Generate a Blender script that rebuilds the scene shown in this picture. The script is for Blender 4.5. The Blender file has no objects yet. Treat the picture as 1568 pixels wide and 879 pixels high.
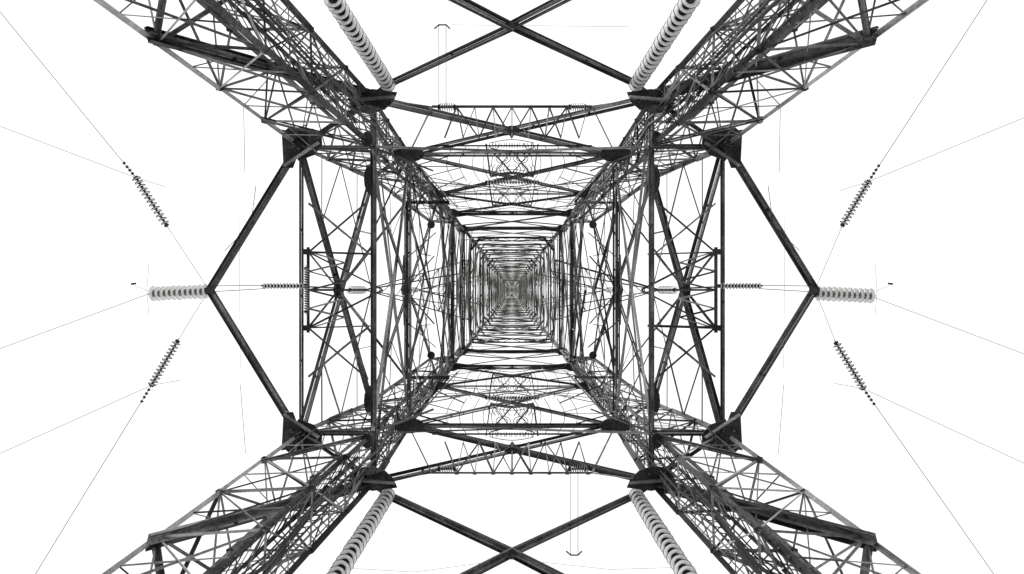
import bpy, math, random
from mathutils import Vector, Matrix
random.seed(11)
F=871.0; CZ=1.6
def W(ox,oy,z): return Vector((-ox*z/F,-oy*z/F,z))

# ---------------------------------------------------------------- materials
def mat(name,base,base2,rough=0.6,metal=0.0,scale=3.0,transl=0.0,bump=0.0,spec=0.3,mottle=0.0):
    m=bpy.data.materials.new(name); m.use_nodes=True
    nt=m.node_tree; b=nt.nodes['Principled BSDF']
    tc=nt.nodes.new('ShaderNodeTexCoord')
    n=nt.nodes.new('ShaderNodeTexNoise'); n.inputs['Scale'].default_value=scale; n.inputs['Detail'].default_value=6
    r=nt.nodes.new('ShaderNodeValToRGB')
    r.color_ramp.elements[0].position=0.38; r.color_ramp.elements[1].position=0.62
    r.color_ramp.elements[0].color=(*base,1); r.color_ramp.elements[1].color=(*base2,1)
    nt.links.new(tc.outputs['Object'],n.inputs['Vector']); nt.links.new(n.outputs['Fac'],r.inputs['Fac'])
    col=r.outputs['Color']
    if mottle>0:   # fine zinc spangle / rust-stain variation on top of the broad painted-shading patches
        n2=nt.nodes.new('ShaderNodeTexNoise'); n2.inputs['Scale'].default_value=9.0; n2.inputs['Detail'].default_value=4
        r2=nt.nodes.new('ShaderNodeValToRGB'); r2.color_ramp.elements[0].position=.4; r2.color_ramp.elements[1].position=.6
        r2.color_ramp.elements[0].color=(1-mottle,)*3+(1,); r2.color_ramp.elements[1].color=(1,1,1,1)
        mm=nt.nodes.new('ShaderNodeMixRGB'); mm.blend_type='MULTIPLY'; mm.inputs[0].default_value=1
        nt.links.new(tc.outputs['Object'],n2.inputs['Vector']); nt.links.new(n2.outputs['Fac'],r2.inputs['Fac'])
        nt.links.new(col,mm.inputs[1]); nt.links.new(r2.outputs['Color'],mm.inputs[2]); col=mm.outputs[0]
    nt.links.new(col,b.inputs['Base Color'])
    b.inputs['Roughness'].default_value=rough; b.inputs['Metallic'].default_value=metal
    b.inputs['Specular IOR Level'].default_value=spec
    if transl>0:
        t=nt.nodes.new('ShaderNodeBsdfTranslucent'); t.inputs['Color'].default_value=(1,1,1,1)
        mx=nt.nodes.new('ShaderNodeMixShader'); mx.inputs[0].default_value=transl
        out=nt.nodes['Material Output']
        nt.links.new(b.outputs[0],mx.inputs[1]); nt.links.new(t.outputs[0],mx.inputs[2]); nt.links.new(mx.outputs[0],out.inputs['Surface'])
    if bump>0:
        bp=nt.nodes.new('ShaderNodeBump'); bp.inputs['Strength'].default_value=bump
        nt.links.new(n.outputs['Fac'],bp.inputs['Height']); nt.links.new(bp.outputs[0],b.inputs['Normal'])
    return m
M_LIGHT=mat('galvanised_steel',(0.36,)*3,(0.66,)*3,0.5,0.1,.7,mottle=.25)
M_MID=mat('mid_shaded_steel',(0.14,)*3,(0.42,)*3,0.6,0.1,.7,mottle=.4)  # the steels' broad noise paints pale and dark shading along members
M_DARK=mat('dark_steel',(0.025,)*3,(0.13,)*3,0.6,0.0,.6,mottle=.5)  # near-black copy of the steel, deep shadow painted into its colour
M_GLASS=mat('insulator_glass',(0.8,)*3,(0.85,)*3,0.15,0,5,transl=0.8)
M_CAP=mat('insulator_cap',(0.02,)*3,(0.04,)*3,0.5,0.2,5)
M_WIRE=mat('aluminium_conductor',(0.06,)*3,(0.10,)*3,0.6,0.0,5)
M_CONC=mat('concrete',(0.28,0.27,0.25),(0.38,0.37,0.35),0.9,0,6,bump=0.2)
M_PLATE=mat('gusset_steel',(0.01,)*3,(0.07,)*3,0.6,0.0,1.3,mottle=.5)  # deep shadow painted into the plate colour
M_BOUNCE=mat('bounce_gravel',(0.36,0.36,0.36),(0.50,0.50,0.50),1.0,0,2.0,bump=0.3)  # pale tone chosen to bounce light up onto the steel
M_GRASS=mat('meadow_grass',(0.07,0.08,0.055),(0.12,0.125,0.09),1.0,0,0.8,bump=0.4)
MATS=[M_LIGHT,M_MID,M_DARK,M_GLASS,M_CAP,M_WIRE,M_CONC,M_PLATE]
L,MI,D,GL,CAP,WI,CO,PL=range(8)

class Acc:
    def __init__(s): s.v=[];s.f=[];s.m=[];s.smooth=[]
    def add(s,vs,fs,mi,sm=False):
        o=len(s.v); s.v+= [tuple(v) for v in vs]
        for f in fs: s.f.append(tuple(i+o for i in f)); s.m.append(mi); s.smooth.append(sm)
    def obj(s,name,parent=None):
        me=bpy.data.meshes.new(name)
        me.from_pydata([(a,b,c+CZ) for a,b,c in s.v],[],s.f)
        for m in MATS: me.materials.append(m)
        me.polygons.foreach_set('material_index',s.m)
        me.polygons.foreach_set('use_smooth',s.smooth)
        me.update()
        o=bpy.data.objects.new(name,me); bpy.context.collection.objects.link(o)
        if parent: o.parent=parent
        return o
def frame(d,ref):
    d=d.normalized(); ref=Vector(ref)
    if abs(d.dot(ref.normalized()))>0.97: ref=Vector((1,0.3,0))
    u=d.cross(ref).normalized(); v=d.cross(u).normalized()
    return d,u,v
def ang(A,p,q,w,mi=None,ref=None,t=None):
    """L-section steel angle from p to q"""
    p=Vector(p);q=Vector(q)
    if (q-p).length<1e-4: return
    w*=random.uniform(0.88,1.12)
    if mi is None: mi=random.choice((L,L,MI,MI,D))
    if ref is None: ref=(random.choice((-.6,.6)),random.choice((-.6,.6)),1)
    d,u,v=frame(q-p,ref)
    if random.random()<0.5: u=-u
    if t is None: t=max(0.010,w*0.12)
    c=[(0,0),(w,0),(w,t),(t,t),(t,w),(0,w)]
    off=-w*0.35
    r=[u*(a+off)+v*(b+off) for a,b in c]
    vs=[p+x for x in r]+[q+x for x in r]
    n=6
    fs=[(i,(i+1)%n,(i+1)%n+n,i+n) for i in range(n)]+[(0,1,2,3),(0,3,4,5),(6,9,8,7),(6,11,10,9)]
    A.add(vs,fs,mi)
def box(A,p,q,w,h,mi,ref=(0,0,1)):
    p=Vector(p);q=Vector(q); d,u,v=frame(q-p,ref)
    r=[u*a*w/2+v*b*h/2 for a,b in((-1,-1),(1,-1),(1,1),(-1,1))]
    vs=[p+x for x in r]+[q+x for x in r]
    A.add(vs,[(0,1,5,4),(1,2,6,5),(2,3,7,6),(3,0,4,7),(3,2,1,0),(4,5,6,7)],mi)
def dbl(A,p,q,w,mi=None):
    """main brace: pale flange + dark flange back to back with stitch plates"""
    p=Vector(p);q=Vector(q); d,u,v=frame(q-p,(0,0,1))
    w*=0.5; k=w*.55; s=random.choice((1,-1))
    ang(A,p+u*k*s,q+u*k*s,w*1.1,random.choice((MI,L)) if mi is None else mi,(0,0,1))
    ang(A,p-u*k*s,q-u*k*s,w*.85,D,(0.1,0,1))  # dark steel here paints the shaded side of the brace
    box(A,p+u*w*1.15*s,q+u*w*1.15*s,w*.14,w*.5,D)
    n=max(2,int((q-p).length/2.2))
    for i in range(1,n):
        c=p.lerp(q,(i+random.uniform(-.2,.2))/n); box(A,c-d*.05,c+d*.05,w*1.3,w*0.2,D)
def tube(A,pts,r,mi,n=6):
    pts=[Vector(p) for p in pts]; vs=[];fs=[]
    for i,p in enumerate(pts):
        d=pts[min(i+1,len(pts)-1)]-pts[max(i-1,0)]
        d,u,v=frame(d,(0,0,1))
        for k in range(n):
            a=2*math.pi*k/n; vs.append(p+u*math.cos(a)*r+v*math.sin(a)*r)
    for i in range(len(pts)-1):
        for k in range(n):
            fs.append((i*n+k,i*n+(k+1)%n,(i+1)*n+(k+1)%n,(i+1)*n+k))
    A.add(vs,fs,mi,True)
def plate(A,pts,t,mi,nrm=(0,0,1)):
    pts=[Vector(p) for p in pts]; n=len(pts); nv=Vector(nrm).normalized()*t
    A.add(pts+[p+nv for p in pts],[tuple(range(n)),tuple(range(2*n-1,n-1,-1))]+[(i,(i+1)%n,(i+1)%n+n,i+n) for i in range(n)],mi)

# ---------------------------------------------------------------- column chord tables
TA=[(-1.6,10.9,8.0),(20,7.44,5.03),(26,6.42,5.13),(34,4.84,4.1),(42,4.6,5.0),(50,4.36,5.2)]
TB=[(-1.6,8.5,9.26),(20,4.91,6.75),(26,4.72,6.2),(34,4.37,5.74),(42,4.43,5.69),(50,4.30,5.40)]
TO=[(-1.6,11.2,9.9),(20,7.0,6.6),(26,6.3,6.15),(34,5.0,5.65),(42,4.75,5.75),(50,4.40,5.42)]
TI=[(-1.6,8.2,7.4),(20,4.91,5.03),(26,4.8,4.9),(34,4.1,4.3),(42,4.1,5.1),(50,4.2,5.2)]
def ch(T,z):
    for a,b in zip(T,T[1:]):
        if z<=b[0]:
            k=(z-a[0])/(b[0]-a[0]); return Vector((a[1]+(b[1]-a[1])*k,a[2]+(b[2]-a[2])*k,z))
    return Vector((T[-1][1],T[-1][2],z))
def S(p,sx,sy): return Vector((p[0]*sx,p[1]*sy,p[2]))
QUADS=[(1,1),(-1,1),(1,-1),(-1,-1)]

tower=bpy.data.objects.new('transmission_tower',None); bpy.context.collection.objects.link(tower)

# ---------------------------------------------------------------- corner columns (legs)
LEG=Acc(); GUS=Acc(); LAD=Acc()
zs=[-1.6,1.5,4.4,7.0,9.3,11.4,13.6,15.8,17.9,20,22,24,26,28.6,31.3,34,36.6,39.3,42,44.6,47.3,50]
for sx,sy in QUADS:
    g=lambda T,z: S(ch(T,z),sx,sy)
    for i,(a,b) in enumerate(zip(zs,zs[1:])):
        big=a<20
        ang(LEG,g(TA,a),g(TA,b),0.12 if big else 0.17,L if big else MI)
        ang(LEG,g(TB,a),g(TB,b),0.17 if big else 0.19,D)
        ang(LEG,g(TO,a),g(TO,b),0.09,MI)
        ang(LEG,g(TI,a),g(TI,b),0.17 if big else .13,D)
        if big:
            c1=(g(TA,a)+g(TO,a)+g(TB,a)+g(TI,a))/4; c2=(g(TA,b)+g(TO,b)+g(TB,b)+g(TI,b))/4
            ang(LEG,c1,c2,.08,MI)
            for T in (TA,TB,TO): ang(LEG,c1,g(T,b),.035)
            e1=c1.lerp((g(TB,a)+g(TI,a))/2,.55); e2=c2.lerp((g(TB,b)+g(TI,b))/2,.55)
            ang(LEG,e1,e2,.11,D)
            for t in range(6):
                k=(t+.5)/6; ang(LEG,e1.lerp(e2,k),g(TB,a).lerp(g(TB,b),min(1,k+.1)),.028,random.choice((D,MI,L)))
                ang(LEG,e1.lerp(e2,k),g(TI,a).lerp(g(TI,b),max(0,k-.1)),.028,random.choice((D,MI,L)))
        faces=[(TA,TO),(TO,TB),(TB,TI),(TI,TA)]
        for k,(P,Q) in enumerate(faces):
            w=0.048
            ang(LEG,g(P,b),g(Q,b),w*1.3)
            if k in(2,3) or a>=20:
                if a<34 or k<2:
                    ang(LEG,g(P,a),g(Q,b),w); ang(LEG,g(Q,a),g(P,b),w)
                else: ang(LEG,g(P,a),g(Q,b),w)
            else:
                if (i+k)%2: ang(LEG,g(P,a),g(Q,b),w*1.5)
                else: ang(LEG,g(Q,a),g(P,b),w*1.5)
                m1=(g(P,a)+g(P,b))/2
                ang(LEG,m1,g(Q,b) if (i+k)%2 else g(P,b).lerp(g(Q,b),.5),0.03)
            if a<26 and k in(2,3):
                m=(g(P,a)+g(Q,a)+g(P,b)+g(Q,b))/4
                ang(LEG,m,(g(P,a)+g(P,b))/2,.03); ang(LEG,m,(g(Q,a)+g(Q,b))/2,.03)
        if b<=34 and i%2==1:
            ang(LEG,g(TA,b),g(TB,b),0.07); ang(LEG,g(TO,b),g(TI,b),0.05)
    dn=Vector((0,0,-.25))
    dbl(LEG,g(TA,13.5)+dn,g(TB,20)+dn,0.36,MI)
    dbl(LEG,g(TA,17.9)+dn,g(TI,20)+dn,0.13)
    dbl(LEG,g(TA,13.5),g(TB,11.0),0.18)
    ang(LEG,g(TA,20),g(TB,26),0.10,MI); ang(LEG,g(TB,20),g(TA,26),0.10,MI)
    ang(LEG,g(TA,20),g(TB,20),0.12,D);ang(LEG,g(TA,26),g(TB,26),0.12,D);ang(LEG,g(TA,34),g(TB,34),0.10,D)
    def cen(z,k=0.0):
        p=(ch(TB,z)*(.55+k)+ch(TI,z)*(.45-k)); return S(p,sx,sy)
    for k,r in((0,.045),(.12,.03),(-.14,.05),(-.25,.025),(.2,.03),(.3,.02)):
        zz=[z for z in zs if z<=42]
        tube(LAD,[cen(z,k)+Vector((0.12*sx*math.sin(z*.9+k*9),0.06*math.sin(z*1.3),0)) for z in zz],r,D if k<.1 else MI,6)
    z=-1.4
    while z<42:
        p=cen(z,.05);q=p+Vector((.42*sx,.1*sy,0))
        tube(LAD,[p,q],.016,D,4); z+=.33
        if 22<z<42:
            p2=p.lerp(q,.5); tube(LAD,[p2+Vector((.3*math.cos(t*.7)*sx,.3*math.sin(t*.7)*sy,0)) for t in range(8)],.012,D,4)
    for o in (0,1):
        tube(LAD,[cen(z,.05)+Vector((.42*sx,.1*sy,0))*o for z in zs if z<=42],.024,D,5)
    def pl(pts,z,mi=PL,t=.05): plate(GUS,[Vector((x*z/F*sx,y*z/F*sy,z)) for x,y in pts],t,mi)
    pl([(350,187),(353,246),(338,243),(318,222),(330,203),(336,187)],19.55)
    pl([(349,243),(341,250),(304,247),(292,236),(291,222),(303,207),(328,198),(332,222)],19.7)
    pl([(176,303),(182,289),(196,276),(243,279),(252,292),(232,303),(214,308)],19.4)
    pl([(196,277),(214,270),(240,274),(243,279),(220,284)],19.2,D)
    def ell(cx,cy,a,b,z,n=14): pl([(cx+a*math.cos(2*math.pi*i/n),cy+b*math.sin(2*math.pi*i/n)) for i in range(n)],z)
    ell(158,208,24,12,23.4); ell(216,170,11,24,23.4); ell(112,147,18,6,33.0); ell(124,100,6,6,33.2)
    ell(222,231,9,12,19.4); ell(92,118,12,6,41.3); ell(77,94,9,6,49.3)
    for k in range(14):
        for (cx,cy,dx,dy) in((322,228,22,14),(214,290,30,9)):
            bx=(cx+random.uniform(-1,1)*dx)*19.4/F*sx; by=(cy+random.uniform(-1,1)*dy)*19.4/F*sy
            tube(GUS,[(bx,by,19.30),(bx,by,19.5)],.026,MI,6)
    # folded stiffener flanges under the big gussets
    for (p0,p1,zz) in(((349,190),(296,226),19.4),((340,247),(300,212),19.4),((180,296),(248,290),19.15)):
        a0=Vector((p0[0]*zz/F*sx,p0[1]*zz/F*sy,zz)); a1=Vector((p1[0]*zz/F*sx,p1[1]*zz/F*sy,zz)); box(GUS,a0,a1,.03,.22,MI)
    for z in zs[2:20]:
        for T in(TA,TB,TO,TI):
            c=g(T,z); s=.10
            plate(GUS,[c+Vector((math.cos(t)*s*1.3,math.sin(t)*s,-.03)) for t in(.4,1.4,2.6,3.6,4.5,5.6)],.03,D)
    for T in(TA,TB,TO,TI):
        c=g(T,-1.6); box(GUS,c+Vector((0,0,-.4)),c+Vector((0,0,.35)),.9,.9,CO,(1,0,0))
LEG.obj('leg_lattice',tower); GUS.obj('gusset_plates',tower); LAD.obj('ladders_and_conduits',tower)

# ---------------------------------------------------------------- big faces
FA=Acc()
def xface(P,Q,z1,z2,ax,s,w,mi=None,red=True):
    a=ch(P,z1);b=ch(Q,z2)
    if ax==0: a1=S(a,1,s);a2=S(a,-1,s);b1=S(b,1,s);b2=S(b,-1,s)
    else: a1=S(a,s,1);a2=S(a,s,-1);b1=S(b,s,1);b2=S(b,s,-1)
    (dbl if w>.12 else ang)(FA,a1,b2,w,mi); (dbl if w>.12 else ang)(FA,a2,b1,w,mi)
    if red:
        t=(a1-a2).length/((a1-a2).length+(b1-b2).length)
        c=a1.lerp(b2,t)
        for u1,v1 in((a1,b1),(a2,b2)):
            m=u1.lerp(v1,.5)
            ang(FA,m,u1.lerp(c,.5),.05); ang(FA,m,v1.lerp(c,.5),.05)
            ang(FA,u1.lerp(c,.5),u1.lerp(v1,.25),.035); ang(FA,v1.lerp(c,.5),u1.lerp(v1,.75),.035)
        h=b1.lerp(b2,.5)
        for u1 in(b1,b2): ang(FA,u1.lerp(c,.5),u1.lerp(h,.5),.045); ang(FA,u1.lerp(c,.5),h,.045)
for s in(1,-1):
    for sx in(1,-1):
        b=Vector((4.25*sx,7.15*s,19.7)); cr=Vector((0,7.42*s,16)); e=S(ch(TB,9.8),-sx,s)
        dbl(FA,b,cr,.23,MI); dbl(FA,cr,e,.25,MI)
        box(FA,b,S(ch(TB,19.9),sx,s),.12,.12,D)
        box(FA,b,b+Vector((.02,-.55*s,.1)),.05,.05,D)
        box(FA,b+Vector((.02,-.55*s,.1)),S(ch(TB,20),sx,s)+Vector((0,-.1*s,0)),.04,.04,D)
        m=cr.lerp(e,.5)
        ang(FA,m,S(ch(TB,12.6),-sx,s),.08); ang(FA,m,S(ch(TB,8),-sx,s),.08)
    plate(FA,[(x,7.42*s+y,15.85) for x,y in((-.22,0),(0,-.10),(.22,0),(0,.10))],.05,PL)
    xface(TB,TB,20,26,0,s,.25,red=False)
    xface(TB,TB,26,34,0,s,.18,red=True)
    xface(TI,TB,20,26,0,s,.07,red=False)
    xface(TA,TB,26,34,0,s,.06,red=False)
    xface(TB,TB,34,42,0,s,.13,D,red=True)
    xface(TB,TB,42,50,0,s,.10,red=False)
    for z,w in((26,.18),(34,.11),(42,.30),(50,.30)):
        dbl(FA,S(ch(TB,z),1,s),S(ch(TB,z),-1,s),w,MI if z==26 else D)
    plate(FA,[(x,6.36*s+y,22.5) for x,y in((-.34,0),(-.1,-.14),(.1,-.14),(.34,0),(.1,.14),(-.1,.14))],.05,PL)
    tz=20.6; ty=6.63*s
    xs=[-2.75,-2.0,-1.35,-.68,0,.68,1.35,2.0,2.75]
    ang(FA,(-2.9,ty,tz),(2.9,ty,tz),.08,D)
    ang(FA,(-3.4,ty-.5*s,tz+3.6),(3.4,ty-.5*s,tz+3.6),.06,D)
    for i,(p,q) in enumerate(zip(xs,xs[1:])):
        lo=Vector((p,ty,tz));lo2=Vector((q,ty,tz)); up=Vector((p,ty-.4*s,tz+2.7)); up2=Vector((q,ty-.4*s,tz+2.7))
        ang(FA,lo if i%2 else lo2,up2 if i%2 else up,.06,D)
        ang(FA,lo,up,.04)
        if i in(1,3,4,6): ang(FA,lo2 if i%2 else lo,up if i%2 else up2,.045,MI)
        c=Vector((p,ty,tz)); plate(FA,[c+Vector((a,b*s,-.04)) for a,b in((-.07,-.04),(.07,-.04),(.07,.05),(-.07,.05))],.03,D)
    for sx in(1,-1): ang(FA,(2.9*sx,ty,tz),S(ch(TB,20),sx,s),.06); ang(FA,(2.9*sx,ty,tz),S(ch(TB,26),sx,s),.05)
    # fitting platforms hung in the face (crown-like outline with curved straps)
    for (py,pz,hw,hh) in((196,27.5,1.05,.68),(146,35,1.2,.68)):
        cy=py*pz/F*s
        for k in(-1,1):
            tube(FA,[(-hw+2*hw*i/12,cy+hh*k*s-k*s*.18*math.sin(i*math.pi/12),pz) for i in range(13)],.032,D,5)
            ang(FA,(hw*k,cy-hh*s,pz),(hw*k*1.2,cy+hh*1.3*s,pz),.06,D)
            ang(FA,(0,cy+hh*s*.8,pz),(hw*k,cy-hh*s,pz+.4),.05,D)
            ang(FA,(0,cy-hh*s*.8,pz),(hw*k,cy+hh*s,pz+.3),.05,D)
            for rr in(.30,.18):
                tube(FA,[(k*.42+rr*1.15*math.cos(t*math.pi/9),cy+rr*.8*math.sin(t*math.pi/9)+.1*s,pz-.3) for t in range(19)],.02,D,5)
            for j in range(6):
                xa=k*hw*(j+.5)/6; ang(FA,(xa,cy-hh*s,pz+.2),(xa+k*.18,cy-hh*.45*s,pz+.2),.03)
                ang(FA,(xa+k*.18,cy-hh*.45*s,pz+.2),(xa+k*.02,cy-hh*.1*s,pz+.2),.03)
            for e in(.6,1,1.5,2.1,2.7):
                tube(FA,[(k*hw*(e+.35*math.sin(t*math.pi/10)),cy-1.3*s*hh+2.6*s*hh*t/10,pz+.3) for t in range(11)],.018,random.choice((D,MI)),5)
        for t in range(5):
            yy=cy+hh*s*(-1.6+.17*t) if t%2 else cy+hh*s*(1.35+.17*t); tube(FA,[(-hw+2*hw*i/12,yy+.16*math.sin(i*math.pi/12)*s,pz) for i in range(13)],.02,D,4)
        for i in range(17):
            xx=-hw+2*hw*i/16; ang(FA,(xx,cy+hh*s,pz),(xx+random.uniform(-.05,.05),cy+hh*1.35*s,pz),.028,D)
    # x faces -------------------------------------------------
    xface(TA,TA,20,26,1,s,.25)
    xface(TI,TI,20,26,1,s,.12,red=False)
    xface(TA,TA,26,34,1,s,.15,red=True)
    xface(TB,TB,20,26,1,s,.07,red=False)
    xface(TI,TA,26,34,1,s,.07,red=False)
    xface(TB,TI,26,34,1,s,.06,red=False)
    xface(TB,TB,34,42,1,s,.13,red=True); xface(TB,TB,42,50,1,s,.11,red=True)
    for T,z,w,m in((TA,20,.13,MI),(TB,20,.19,MI),(TB,26,.18,MI),(TA,26,.08,D),(TA,30,.14,D),(TI,34,.09,D),(TB,42,.30,D),(TB,50,.30,D)):
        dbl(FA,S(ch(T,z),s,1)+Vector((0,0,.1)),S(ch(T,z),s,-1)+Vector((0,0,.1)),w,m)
    c=Vector((6.95*s,0,22.9)); plate(FA,[c+Vector((.15*math.cos(t*.6),.26*math.sin(t*.6),-.35)) for t in range(10)],.06,PL)
    xo=7.12*s; xi=5.1*s
    nd=[-1.35,-.65,0,.65,1.35]
    ang(FA,(xo,-1.5,19.9),(xo,1.5,19.9),.1,D)
    for yv in(-1.32,1.32):
        ang(FA,(xo,yv,19.9),(xi-.1*s,yv,21),.06,D); ang(FA,(xo,yv,19.9),(6.95*s,0,22.8),.08,D)
        ang(FA,(xo,yv,19.9),(5.0*s,0,22),.06,D); ang(FA,(xi,yv,20.2),(6.95*s,0,22.8),.07,MI)
        ang(FA,(xi,yv,20.2),(xo,yv*2.3,19.9),.06,MI); ang(FA,(xo,yv,19.9),(xi,yv*2.4,20.2),.06,D)
        ang(FA,(xo,yv*2.3,19.9),(xo-.8*s,yv*1.6,21.5),.05); ang(FA,(xi,yv*2.4,20.1),(6.95*s,0,22.8),.06,MI)
        plate(FA,[Vector((xo+a,yv+b,19.7)) for a,b in((-.12,-.1),(.16,-.09),(.16,.1),(-.12,.1))],.04,PL)
        ang(FA,(6.95*s,0,22.8),(5.7*s,yv*3.4,30),.08,D)
        ang(FA,(5.0*s,0,26),(5.7*s,yv*1.4,30),.06,D)
        ang(FA,(5.65*s,yv*3.4,30),(4.35*s,0,30),.10,D)
        ang(FA,(4.36*s,yv*3.9,40),(4.9*s,0,38),.10,D)
        ang(FA,(5.65*s,yv*1.2,30),(4.55*s,yv*2.6,34),.06,D)
        ang(FA,(5.65*s,0,30),(4.5*s,yv*1.5,33),.06,D)
        ang(FA,(4.6*s,yv*3.7,36),(3.9*s,0,36),.09,MI)
        box(FA,(5.55*s,yv*.25,29.7),(5.55*s,yv*.75,29.7),.16,.08,D)
    plate(FA,[Vector((5.65*s+.14*math.cos(t*.6),.3*math.sin(t*.6),29.6)) for t in range(10)],.05,PL)
    ang(FA,(xo,0,19.9),(xi,0,20.2),.08,D)
    for i in range(4):
        ang(FA,(xo,nd[i],19.9),((xo+xi)/2,(nd[i]+nd[i+1])/2,20.8),.05); ang(FA,(xo,nd[i+1],19.9),((xo+xi)/2,(nd[i]+nd[i+1])/2,20.8),.05)
    E=Vector((10.65*s,0,20))
    for sy in(1,-1):
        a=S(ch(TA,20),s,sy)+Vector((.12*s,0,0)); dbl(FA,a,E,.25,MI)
    plate(FA,[E+Vector((a*s,b,-.12)) for a,b in((-.25,-.16),(.12,-.07),(.12,.07),(-.25,.16))],.04,PL)
    for yy in(1,-1): box(FA,(4.72*s,.15*yy,25.6),(4.72*s,1.3*yy,25.6),.14,.1,D)
    for z,T1,T2 in((26,TA,TB),(30,TA,TB),(42,TB,TB)):
        for sy in(1,-1):
            a=S(ch(T1,z),s,sy); b=S(ch(T2,z),s,sy)
            ang(FA,a,Vector((ch(T2,z)[0]*s*.55,ch(T2,z)[1]*sy,z)),.05,D)
            ang(FA,b,Vector((ch(T1,z)[0]*s,ch(T1,z)[1]*sy*.5,z)),.05,D)
    for sx in(1,-1):
        p=S(ch(TA,30),sx,s); ang(FA,p,Vector((3.3*sx,p.y,30)),.14,D)
        ang(FA,Vector((3.3*sx,p.y,30)),S(ch(TB,30),sx,s),.10,D)
        ang(FA,S(ch(TA,20),sx,s),S(ch(TI,20),sx,s),.13,D)
        ang(FA,S(ch(TI,20),sx,s),S(ch(TI,20),sx,s)+Vector((-1.6*sx,0,4)),.07,D)
        ang(FA,S(ch(TB,26),sx,s),Vector((2.9*sx,4.35*s,30)),.07)
FA.obj('face_bracing',tower)

# ---------------------------------------------------------------- upper body (tapering shaft)
BO=Acc()
def half(z):
    k=min(1,(z-50)/130); k=k**.85
    return 4.33+(0.30-4.33)*k, 5.42+(0.36-5.42)*k
z=50; lv=[z]
while z<178: z+=3.6+1.6*(1-(z-50)/120); lv.append(min(z,180))
for i,(a,b) in enumerate(zip(lv,lv[1:])):
    ax,ay=half(a);bx,by=half(b)
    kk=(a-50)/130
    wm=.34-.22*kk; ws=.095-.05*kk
    ml=(MI,L,L)  # members pale and thin out with height, standing in for haze
    for sx,sy in QUADS:
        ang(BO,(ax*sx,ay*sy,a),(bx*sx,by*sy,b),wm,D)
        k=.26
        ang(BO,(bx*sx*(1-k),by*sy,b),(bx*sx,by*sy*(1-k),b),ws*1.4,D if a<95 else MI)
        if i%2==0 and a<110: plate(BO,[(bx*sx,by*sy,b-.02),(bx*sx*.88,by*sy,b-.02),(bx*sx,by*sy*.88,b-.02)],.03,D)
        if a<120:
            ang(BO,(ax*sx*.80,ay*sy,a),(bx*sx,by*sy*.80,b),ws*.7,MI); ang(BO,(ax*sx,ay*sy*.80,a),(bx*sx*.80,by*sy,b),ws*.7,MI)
    for s in(1,-1):
        for (p0,p1,q0,q1) in(((-ax,ay*s,a),(ax,ay*s,a),(-bx,by*s,b),(bx,by*s,b)),((ax*s,-ay,a),(ax*s,ay,a),(bx*s,-by,b),(bx*s,by,b))):
            p0,p1,q0,q1=map(Vector,(p0,p1,q0,q1))
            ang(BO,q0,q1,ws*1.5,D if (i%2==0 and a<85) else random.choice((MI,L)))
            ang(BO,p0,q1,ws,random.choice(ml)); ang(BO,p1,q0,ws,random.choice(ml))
            cc=(p0+p1+q0+q1)/4
            if a<130:
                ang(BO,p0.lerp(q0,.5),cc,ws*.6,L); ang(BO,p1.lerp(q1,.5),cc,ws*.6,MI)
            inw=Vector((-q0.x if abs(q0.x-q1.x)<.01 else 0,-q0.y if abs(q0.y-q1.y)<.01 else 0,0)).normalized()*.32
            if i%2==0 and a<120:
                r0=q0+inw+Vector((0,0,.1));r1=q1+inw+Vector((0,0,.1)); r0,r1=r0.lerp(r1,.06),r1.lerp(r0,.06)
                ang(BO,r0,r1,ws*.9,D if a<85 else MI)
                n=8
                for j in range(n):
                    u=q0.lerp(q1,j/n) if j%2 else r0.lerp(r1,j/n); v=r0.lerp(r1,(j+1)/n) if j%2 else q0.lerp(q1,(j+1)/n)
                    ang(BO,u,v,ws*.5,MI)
zt=lv[-1]; plate(BO,[(-.3,-.36,zt),(.3,-.36,zt),(.3,.36,zt),(-.3,.36,zt)],.1,L)
for zc,hx0,hy0,bu,r in((42,4.4,5.6,.45,.07),(46,4.3,5.4,.35,.05),(50,4.3,5.35,.4,.10),(56,4.05,5.0,.4,.07),(62,3.8,4.7,.35,.05),(69,3.5,4.35,.3,.045),(77,3.2,3.9,.3,.04)):
    for s in(1,-1):
        tube(BO,[((hx0+bu*math.cos(t*math.pi/20))*s*.97,hy0*.95*t/10,zc+.3*math.cos(t*.5)) for t in range(-10,11)],r,D,5)
        tube(BO,[(hx0*.95*t/10,(hy0+bu*.8*math.cos(t*math.pi/20))*s*.97,zc) for t in range(-10,11)],r,D,5)
for zc,ln in((54,14.0),(78,13.0)):
    hx0,hy0=half(max(zc,50)); hx1,hy1=half(zc+5)
    for s in(1,-1):
        tip=Vector((ln*s,0,zc))
        for sy in(1,-1):
            a=Vector((hx0*s,hy0*sy*.55,zc)); b=Vector((hx1*s,hy1*sy*.4,zc+5))
            ang(BO,a,tip,.12,D); ang(BO,b,tip,.10,MI)
            for j in range(7):
                k=j/7;k2=(j+1)/7
                ang(BO,a.lerp(tip,k),b.lerp(tip,k2*.95),.06)
                if sy==1:
                    a2=Vector((a.x,-a.y,a.z)); ang(BO,a.lerp(tip,k),a2.lerp(tip,k2),.06,D); ang(BO,a.lerp(tip,k2),a2.lerp(tip,k2),.06,MI)
BO.obj('upper_shaft',tower)

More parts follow.
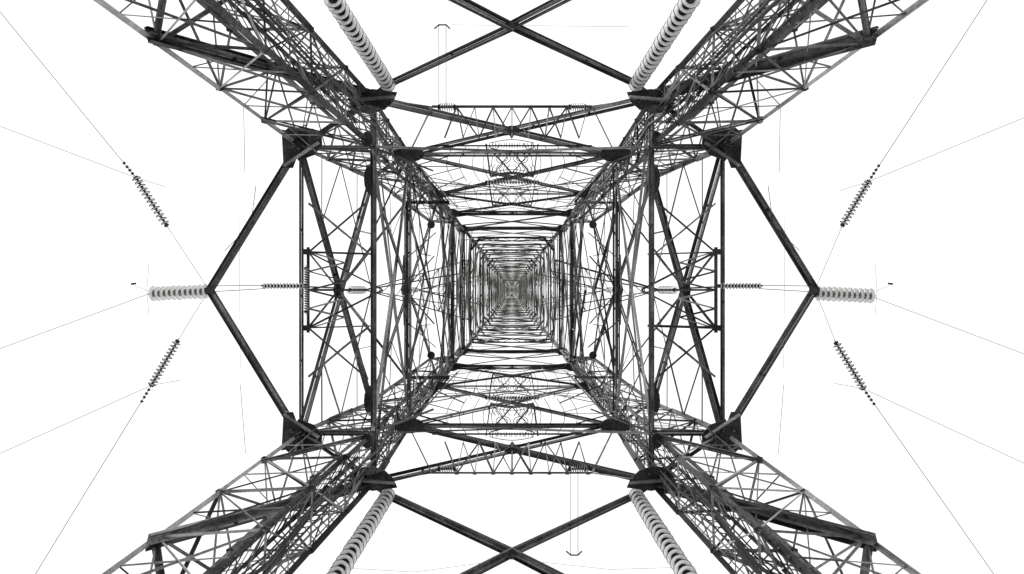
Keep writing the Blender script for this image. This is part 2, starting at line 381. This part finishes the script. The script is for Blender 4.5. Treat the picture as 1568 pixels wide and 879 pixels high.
# ---------------------------------------------------------------- insulators
def insul(name,p,q,n,r,cap=.5,twin=0.0,shed=.3,rim=GL):
    A=Acc(); P=Vector(p);Q=Vector(q); d,u,v=frame(Q-P,(.2,.1,1)); Ln=(Q-P).length
    st=Ln/n; N=18
    for o in ((-twin/2,twin/2) if twin else (0,)):
        p=P+u*o;q=Q+u*o
        tube(A,[p-d*.1,q+d*.1],r*.12,CAP,6)
        for i in range(n):
            c=p+d*(st*(i+.5)); rr=r*random.uniform(.96,1.04)
            c+=u*random.uniform(-.02,.02)*r
            prof=[(.12*r,-.42,CAP),(cap*r,-.36,CAP),(cap*r,-.06,CAP),(cap*r*1.08,0,GL),(rr*.8,shed*.35,rim),(rr,shed*.8,CAP),(rr*.95,shed,GL),(rr*.8,shed*.7,GL),(rr*.66,shed*.8,GL),(rr*.45,shed*.45,CAP),(rr*.14,shed*.5,CAP)]
            vs=[c+d*(h*st)+u*math.cos(2*math.pi*k/N)*a+v*math.sin(2*math.pi*k/N)*a for (a,h,m) in prof for k in range(N)]
            base=len(A.v); A.v+=[tuple(x) for x in vs]
            for j in range(len(prof)-1):
                for k in range(N):
                    A.f.append((base+j*N+k,base+j*N+(k+1)%N,base+(j+1)*N+(k+1)%N,base+(j+1)*N+k)); A.m.append(prof[j][2]); A.smooth.append(True)
    for e in(P,Q): box(A,e-d*.04,e+d*.04,r*1.1+twin,r*.3,CAP)
    return A.obj(name)
for sx in(1,-1):
    for sy in(1,-1):
        insul('insulator_string',(4.22*sx,6.98*sy,19.6),(4.62*sx,7.52*sy,14.6),19,.26,cap=.5,shed=.22)
for s,oy in((-1,6),(1,9)):
    insul('insulator_string',W(464*s,oy-4,20),W(552*s,oy,20),11,.26,cap=.10,shed=.14,rim=GL)
    insul('insulator_string',W(316*s,-6,20),W(380*s,-6,20),13,.12,cap=.5,shed=.3)
for s in(-1,1):
    for oy in(-280,274):
        insul('insulator_string',W(88 if s>0 else -112,oy,20.3),W(112 if s>0 else -88,oy,20.3),7,.16,cap=.3,rim=CAP)
PAIRS=[((-529,-99),(-576,-172),(-724,-356),(-784,-251)),((-512,78),(-552,146),(-669,341),(-784,251)),
       ((506,-99),(546,-166),(664,-351),(784,-264)),((496,81),(538,151),(671,344),(784,266))]
for a,b,_,_ in PAIRS:
    insul('insulator_string',W(*a,20),W(*b,20),13,.145,cap=.25,shed=.22,rim=CAP)
for s in(1,-1):
    insul('insulator_string',(14*s,0,53.8),(14*s,0,49),12,.35,cap=.4)
    insul('insulator_string',(13*s,0,77.8),(13*s,0,73),12,.35,cap=.4)
    insul('insulator_string',W(-40,165*s,29),W(40,165*s,29),18,.16,cap=.5)
insul('insulator_string',(7.1,-.75,19.6),(7.1,.75,19.6),18,.11,cap=.5)

# ---------------------------------------------------------------- wires
def wire(name,pts,r=.012):
    A=Acc(); tube(A,pts,r,WI,5); return A.obj(name)
def span(name,p,q,r=.012,ext=8,sag=0.0):
    p=Vector(p);q=Vector(q); e=p+(q-p)*ext; n=24
    return wire(name,[p.lerp(e,i/n)+Vector((0,0,-sag*4*(i/n)*(1-i/n))) for i in range(n+1)],r)
for (a,b,c,d) in PAIRS:
    s=-1 if a[0]<0 else 1
    wire('jumper_cable',[W(464*s,0,20),W(*a,20)],.009)
    span('overhead_power_line',W(*b,20),W(*c,20),.012,8,.3)
    span('overhead_power_line',W(*b,20),W(*d,20),.010,8,.3)
    wire('jumper_cable',[W(*b,20),W(b[0]-s*45,b[1]+(14 if b[1]<0 else -8),20)],.009)
    A=Acc(); bb=W(*b,20); cc=W(*c,20); dd=(cc-bb).normalized()
    for t in(.15,.3,.45,.62): box(A,bb+dd*t,bb+dd*(t+.07),.09,.05,CAP)
    A.obj('line_clamp')
for s,oy,ey in((-1,6,91),(1,12,99)):
    span('overhead_power_line',W(556*s,oy,20),W(784*s,ey,20),.010,10,.3)
    A=Acc(); box(A,W(583*s,-9,20),W(576*s,-10,20),.06,.05,CAP); A.obj('line_clamp')
    wire('jumper_cable',[W(583*s,-9,20),W(556*s,2,20)],.007)
    wire('jumper_cable',[W(464*s,-6,20),W(378*s,-7,20)],.014)
    wire('jumper_cable',[W(464*s,3,20),W(378*s,-2,20)],.014)
    wire('jumper_cable',[W(318*s,-5,20),W(270*s,-3,20)],.03)
    wire('jumper_cable',[W(411*s,-282,18),W(409*s,-180,18)],.009)
    wire('jumper_cable',[W(418*s,-120,20),W(416*s,120,20)],.006)
    wire('jumper_cable',[W(416*s,145,18),W(408*s,250,18)],.008)
    wire('jumper_cable',[W(440*s,-60,20),W(400*s,-100,20),W(392*s,-160,20)],.012)
    wire('jumper_cable',[W(556*s,-40,20),W(559*s,0,20),W(556*s,40,20)],.006)
for s,ox,ysn in((-1,-107,-1),(1,95,1)):
    for dx in(-5,6):
        wire('jumper_cable',[W(ox+dx,284*ysn if ysn<0 else 280,20.2),W(ox+dx*1.0,405*ysn,18)],.011)
    wire('jumper_cable',[W(ox-12,400*ysn,18),W(ox-5,406*ysn,18),W(ox+6,406*ysn,18),W(ox+12,400*ysn,18)],.025)
wire('jumper_cable',[W(-94,-406,18),W(180,-403,18)],.006)
wire('jumper_cable',[W(-284,424,18),W(-150,432,18),W(0,412,18),W(150,428,18),W(284,424,18)],.006)

# ---------------------------------------------------------------- ground
gm=bpy.data.meshes.new('ground'); n=40; R=1500
vs=[];fs=[]
for j in range(n+1):
    for i in range(n+1):
        x=-R+2*R*i/n;y=-R+2*R*j/n; r=math.hypot(x,y)
        vs.append((x,y,0 if r<120 else min(1,(r-120)/500)*4*math.sin(x*.004)*math.cos(y*.005)))
for j in range(n):
    for i in range(n): k=j*(n+1)+i; fs.append((k,k+1,k+n+2,k+n+1))
gm.from_pydata(vs,[],fs); gm.materials.append(M_GRASS); gm.update()
go=bpy.data.objects.new('ground',gm); bpy.context.collection.objects.link(go)
ym=bpy.data.meshes.new('bounce_disc'); n=72  # unseen pale disc, added to bounce light onto the tower's undersides
vs=[(0,0,.004)]+[((42+1.5*math.sin(i*2.3)+1.0*math.sin(i*.9))*math.cos(2*math.pi*i/n),(42+1.5*math.sin(i*2.3)+1.0*math.sin(i*.9))*math.sin(2*math.pi*i/n),.004) for i in range(n)]
ym.from_pydata(vs,[],[(0,i+1,(i+1)%n+1) for i in range(n)]); ym.materials.append(M_BOUNCE); ym.update()
yo=bpy.data.objects.new('bounce_disc',ym); bpy.context.collection.objects.link(yo)

# ---------------------------------------------------------------- light
el,rot=math.radians(62),math.radians(40)
w=bpy.data.worlds.new('World'); bpy.context.scene.world=w; w.use_nodes=True
nt=w.node_tree; bg=nt.nodes['Background']
sk=nt.nodes.new('ShaderNodeTexSky'); sk.sky_type='NISHITA'; sk.sun_disc=False; sk.sun_elevation=el; sk.sun_rotation=rot
mx=nt.nodes.new('ShaderNodeMixRGB'); mx.inputs[0].default_value=.96   # thick white cloud over the clear sky
mx.inputs[2].default_value=(8.2,8.15,8.15,1)
nt.links.new(sk.outputs[0],mx.inputs[1]); nt.links.new(mx.outputs[0],bg.inputs[0]); bg.inputs[1].default_value=.15
sd=bpy.data.lights.new('sun','SUN'); sd.energy=1.5; sd.angle=math.radians(12); sd.color=(1,.99,.97)
so=bpy.data.objects.new('sun',sd); bpy.context.collection.objects.link(so)
dr=Vector((math.sin(rot)*math.cos(el),math.cos(rot)*math.cos(el),math.sin(el)))
so.rotation_euler=dr.to_track_quat('Z','Y').to_euler()

# ---------------------------------------------------------------- camera
cd=bpy.data.cameras.new('camera'); cam=bpy.data.objects.new('camera',cd); bpy.context.collection.objects.link(cam)
cd.sensor_width=36; cd.lens=36*F/1568; cd.clip_end=5000; cd.clip_start=.05; cd.shift_y=4.5/1568
cam.location=(0,0,CZ)
cam.rotation_euler=Matrix(((-1,0,0),(0,1,0),(0,0,-1))).to_euler()
sc=bpy.context.scene; sc.camera=cam
sc.view_settings.view_transform='Standard'; sc.view_settings.look='None'; sc.view_settings.exposure=0
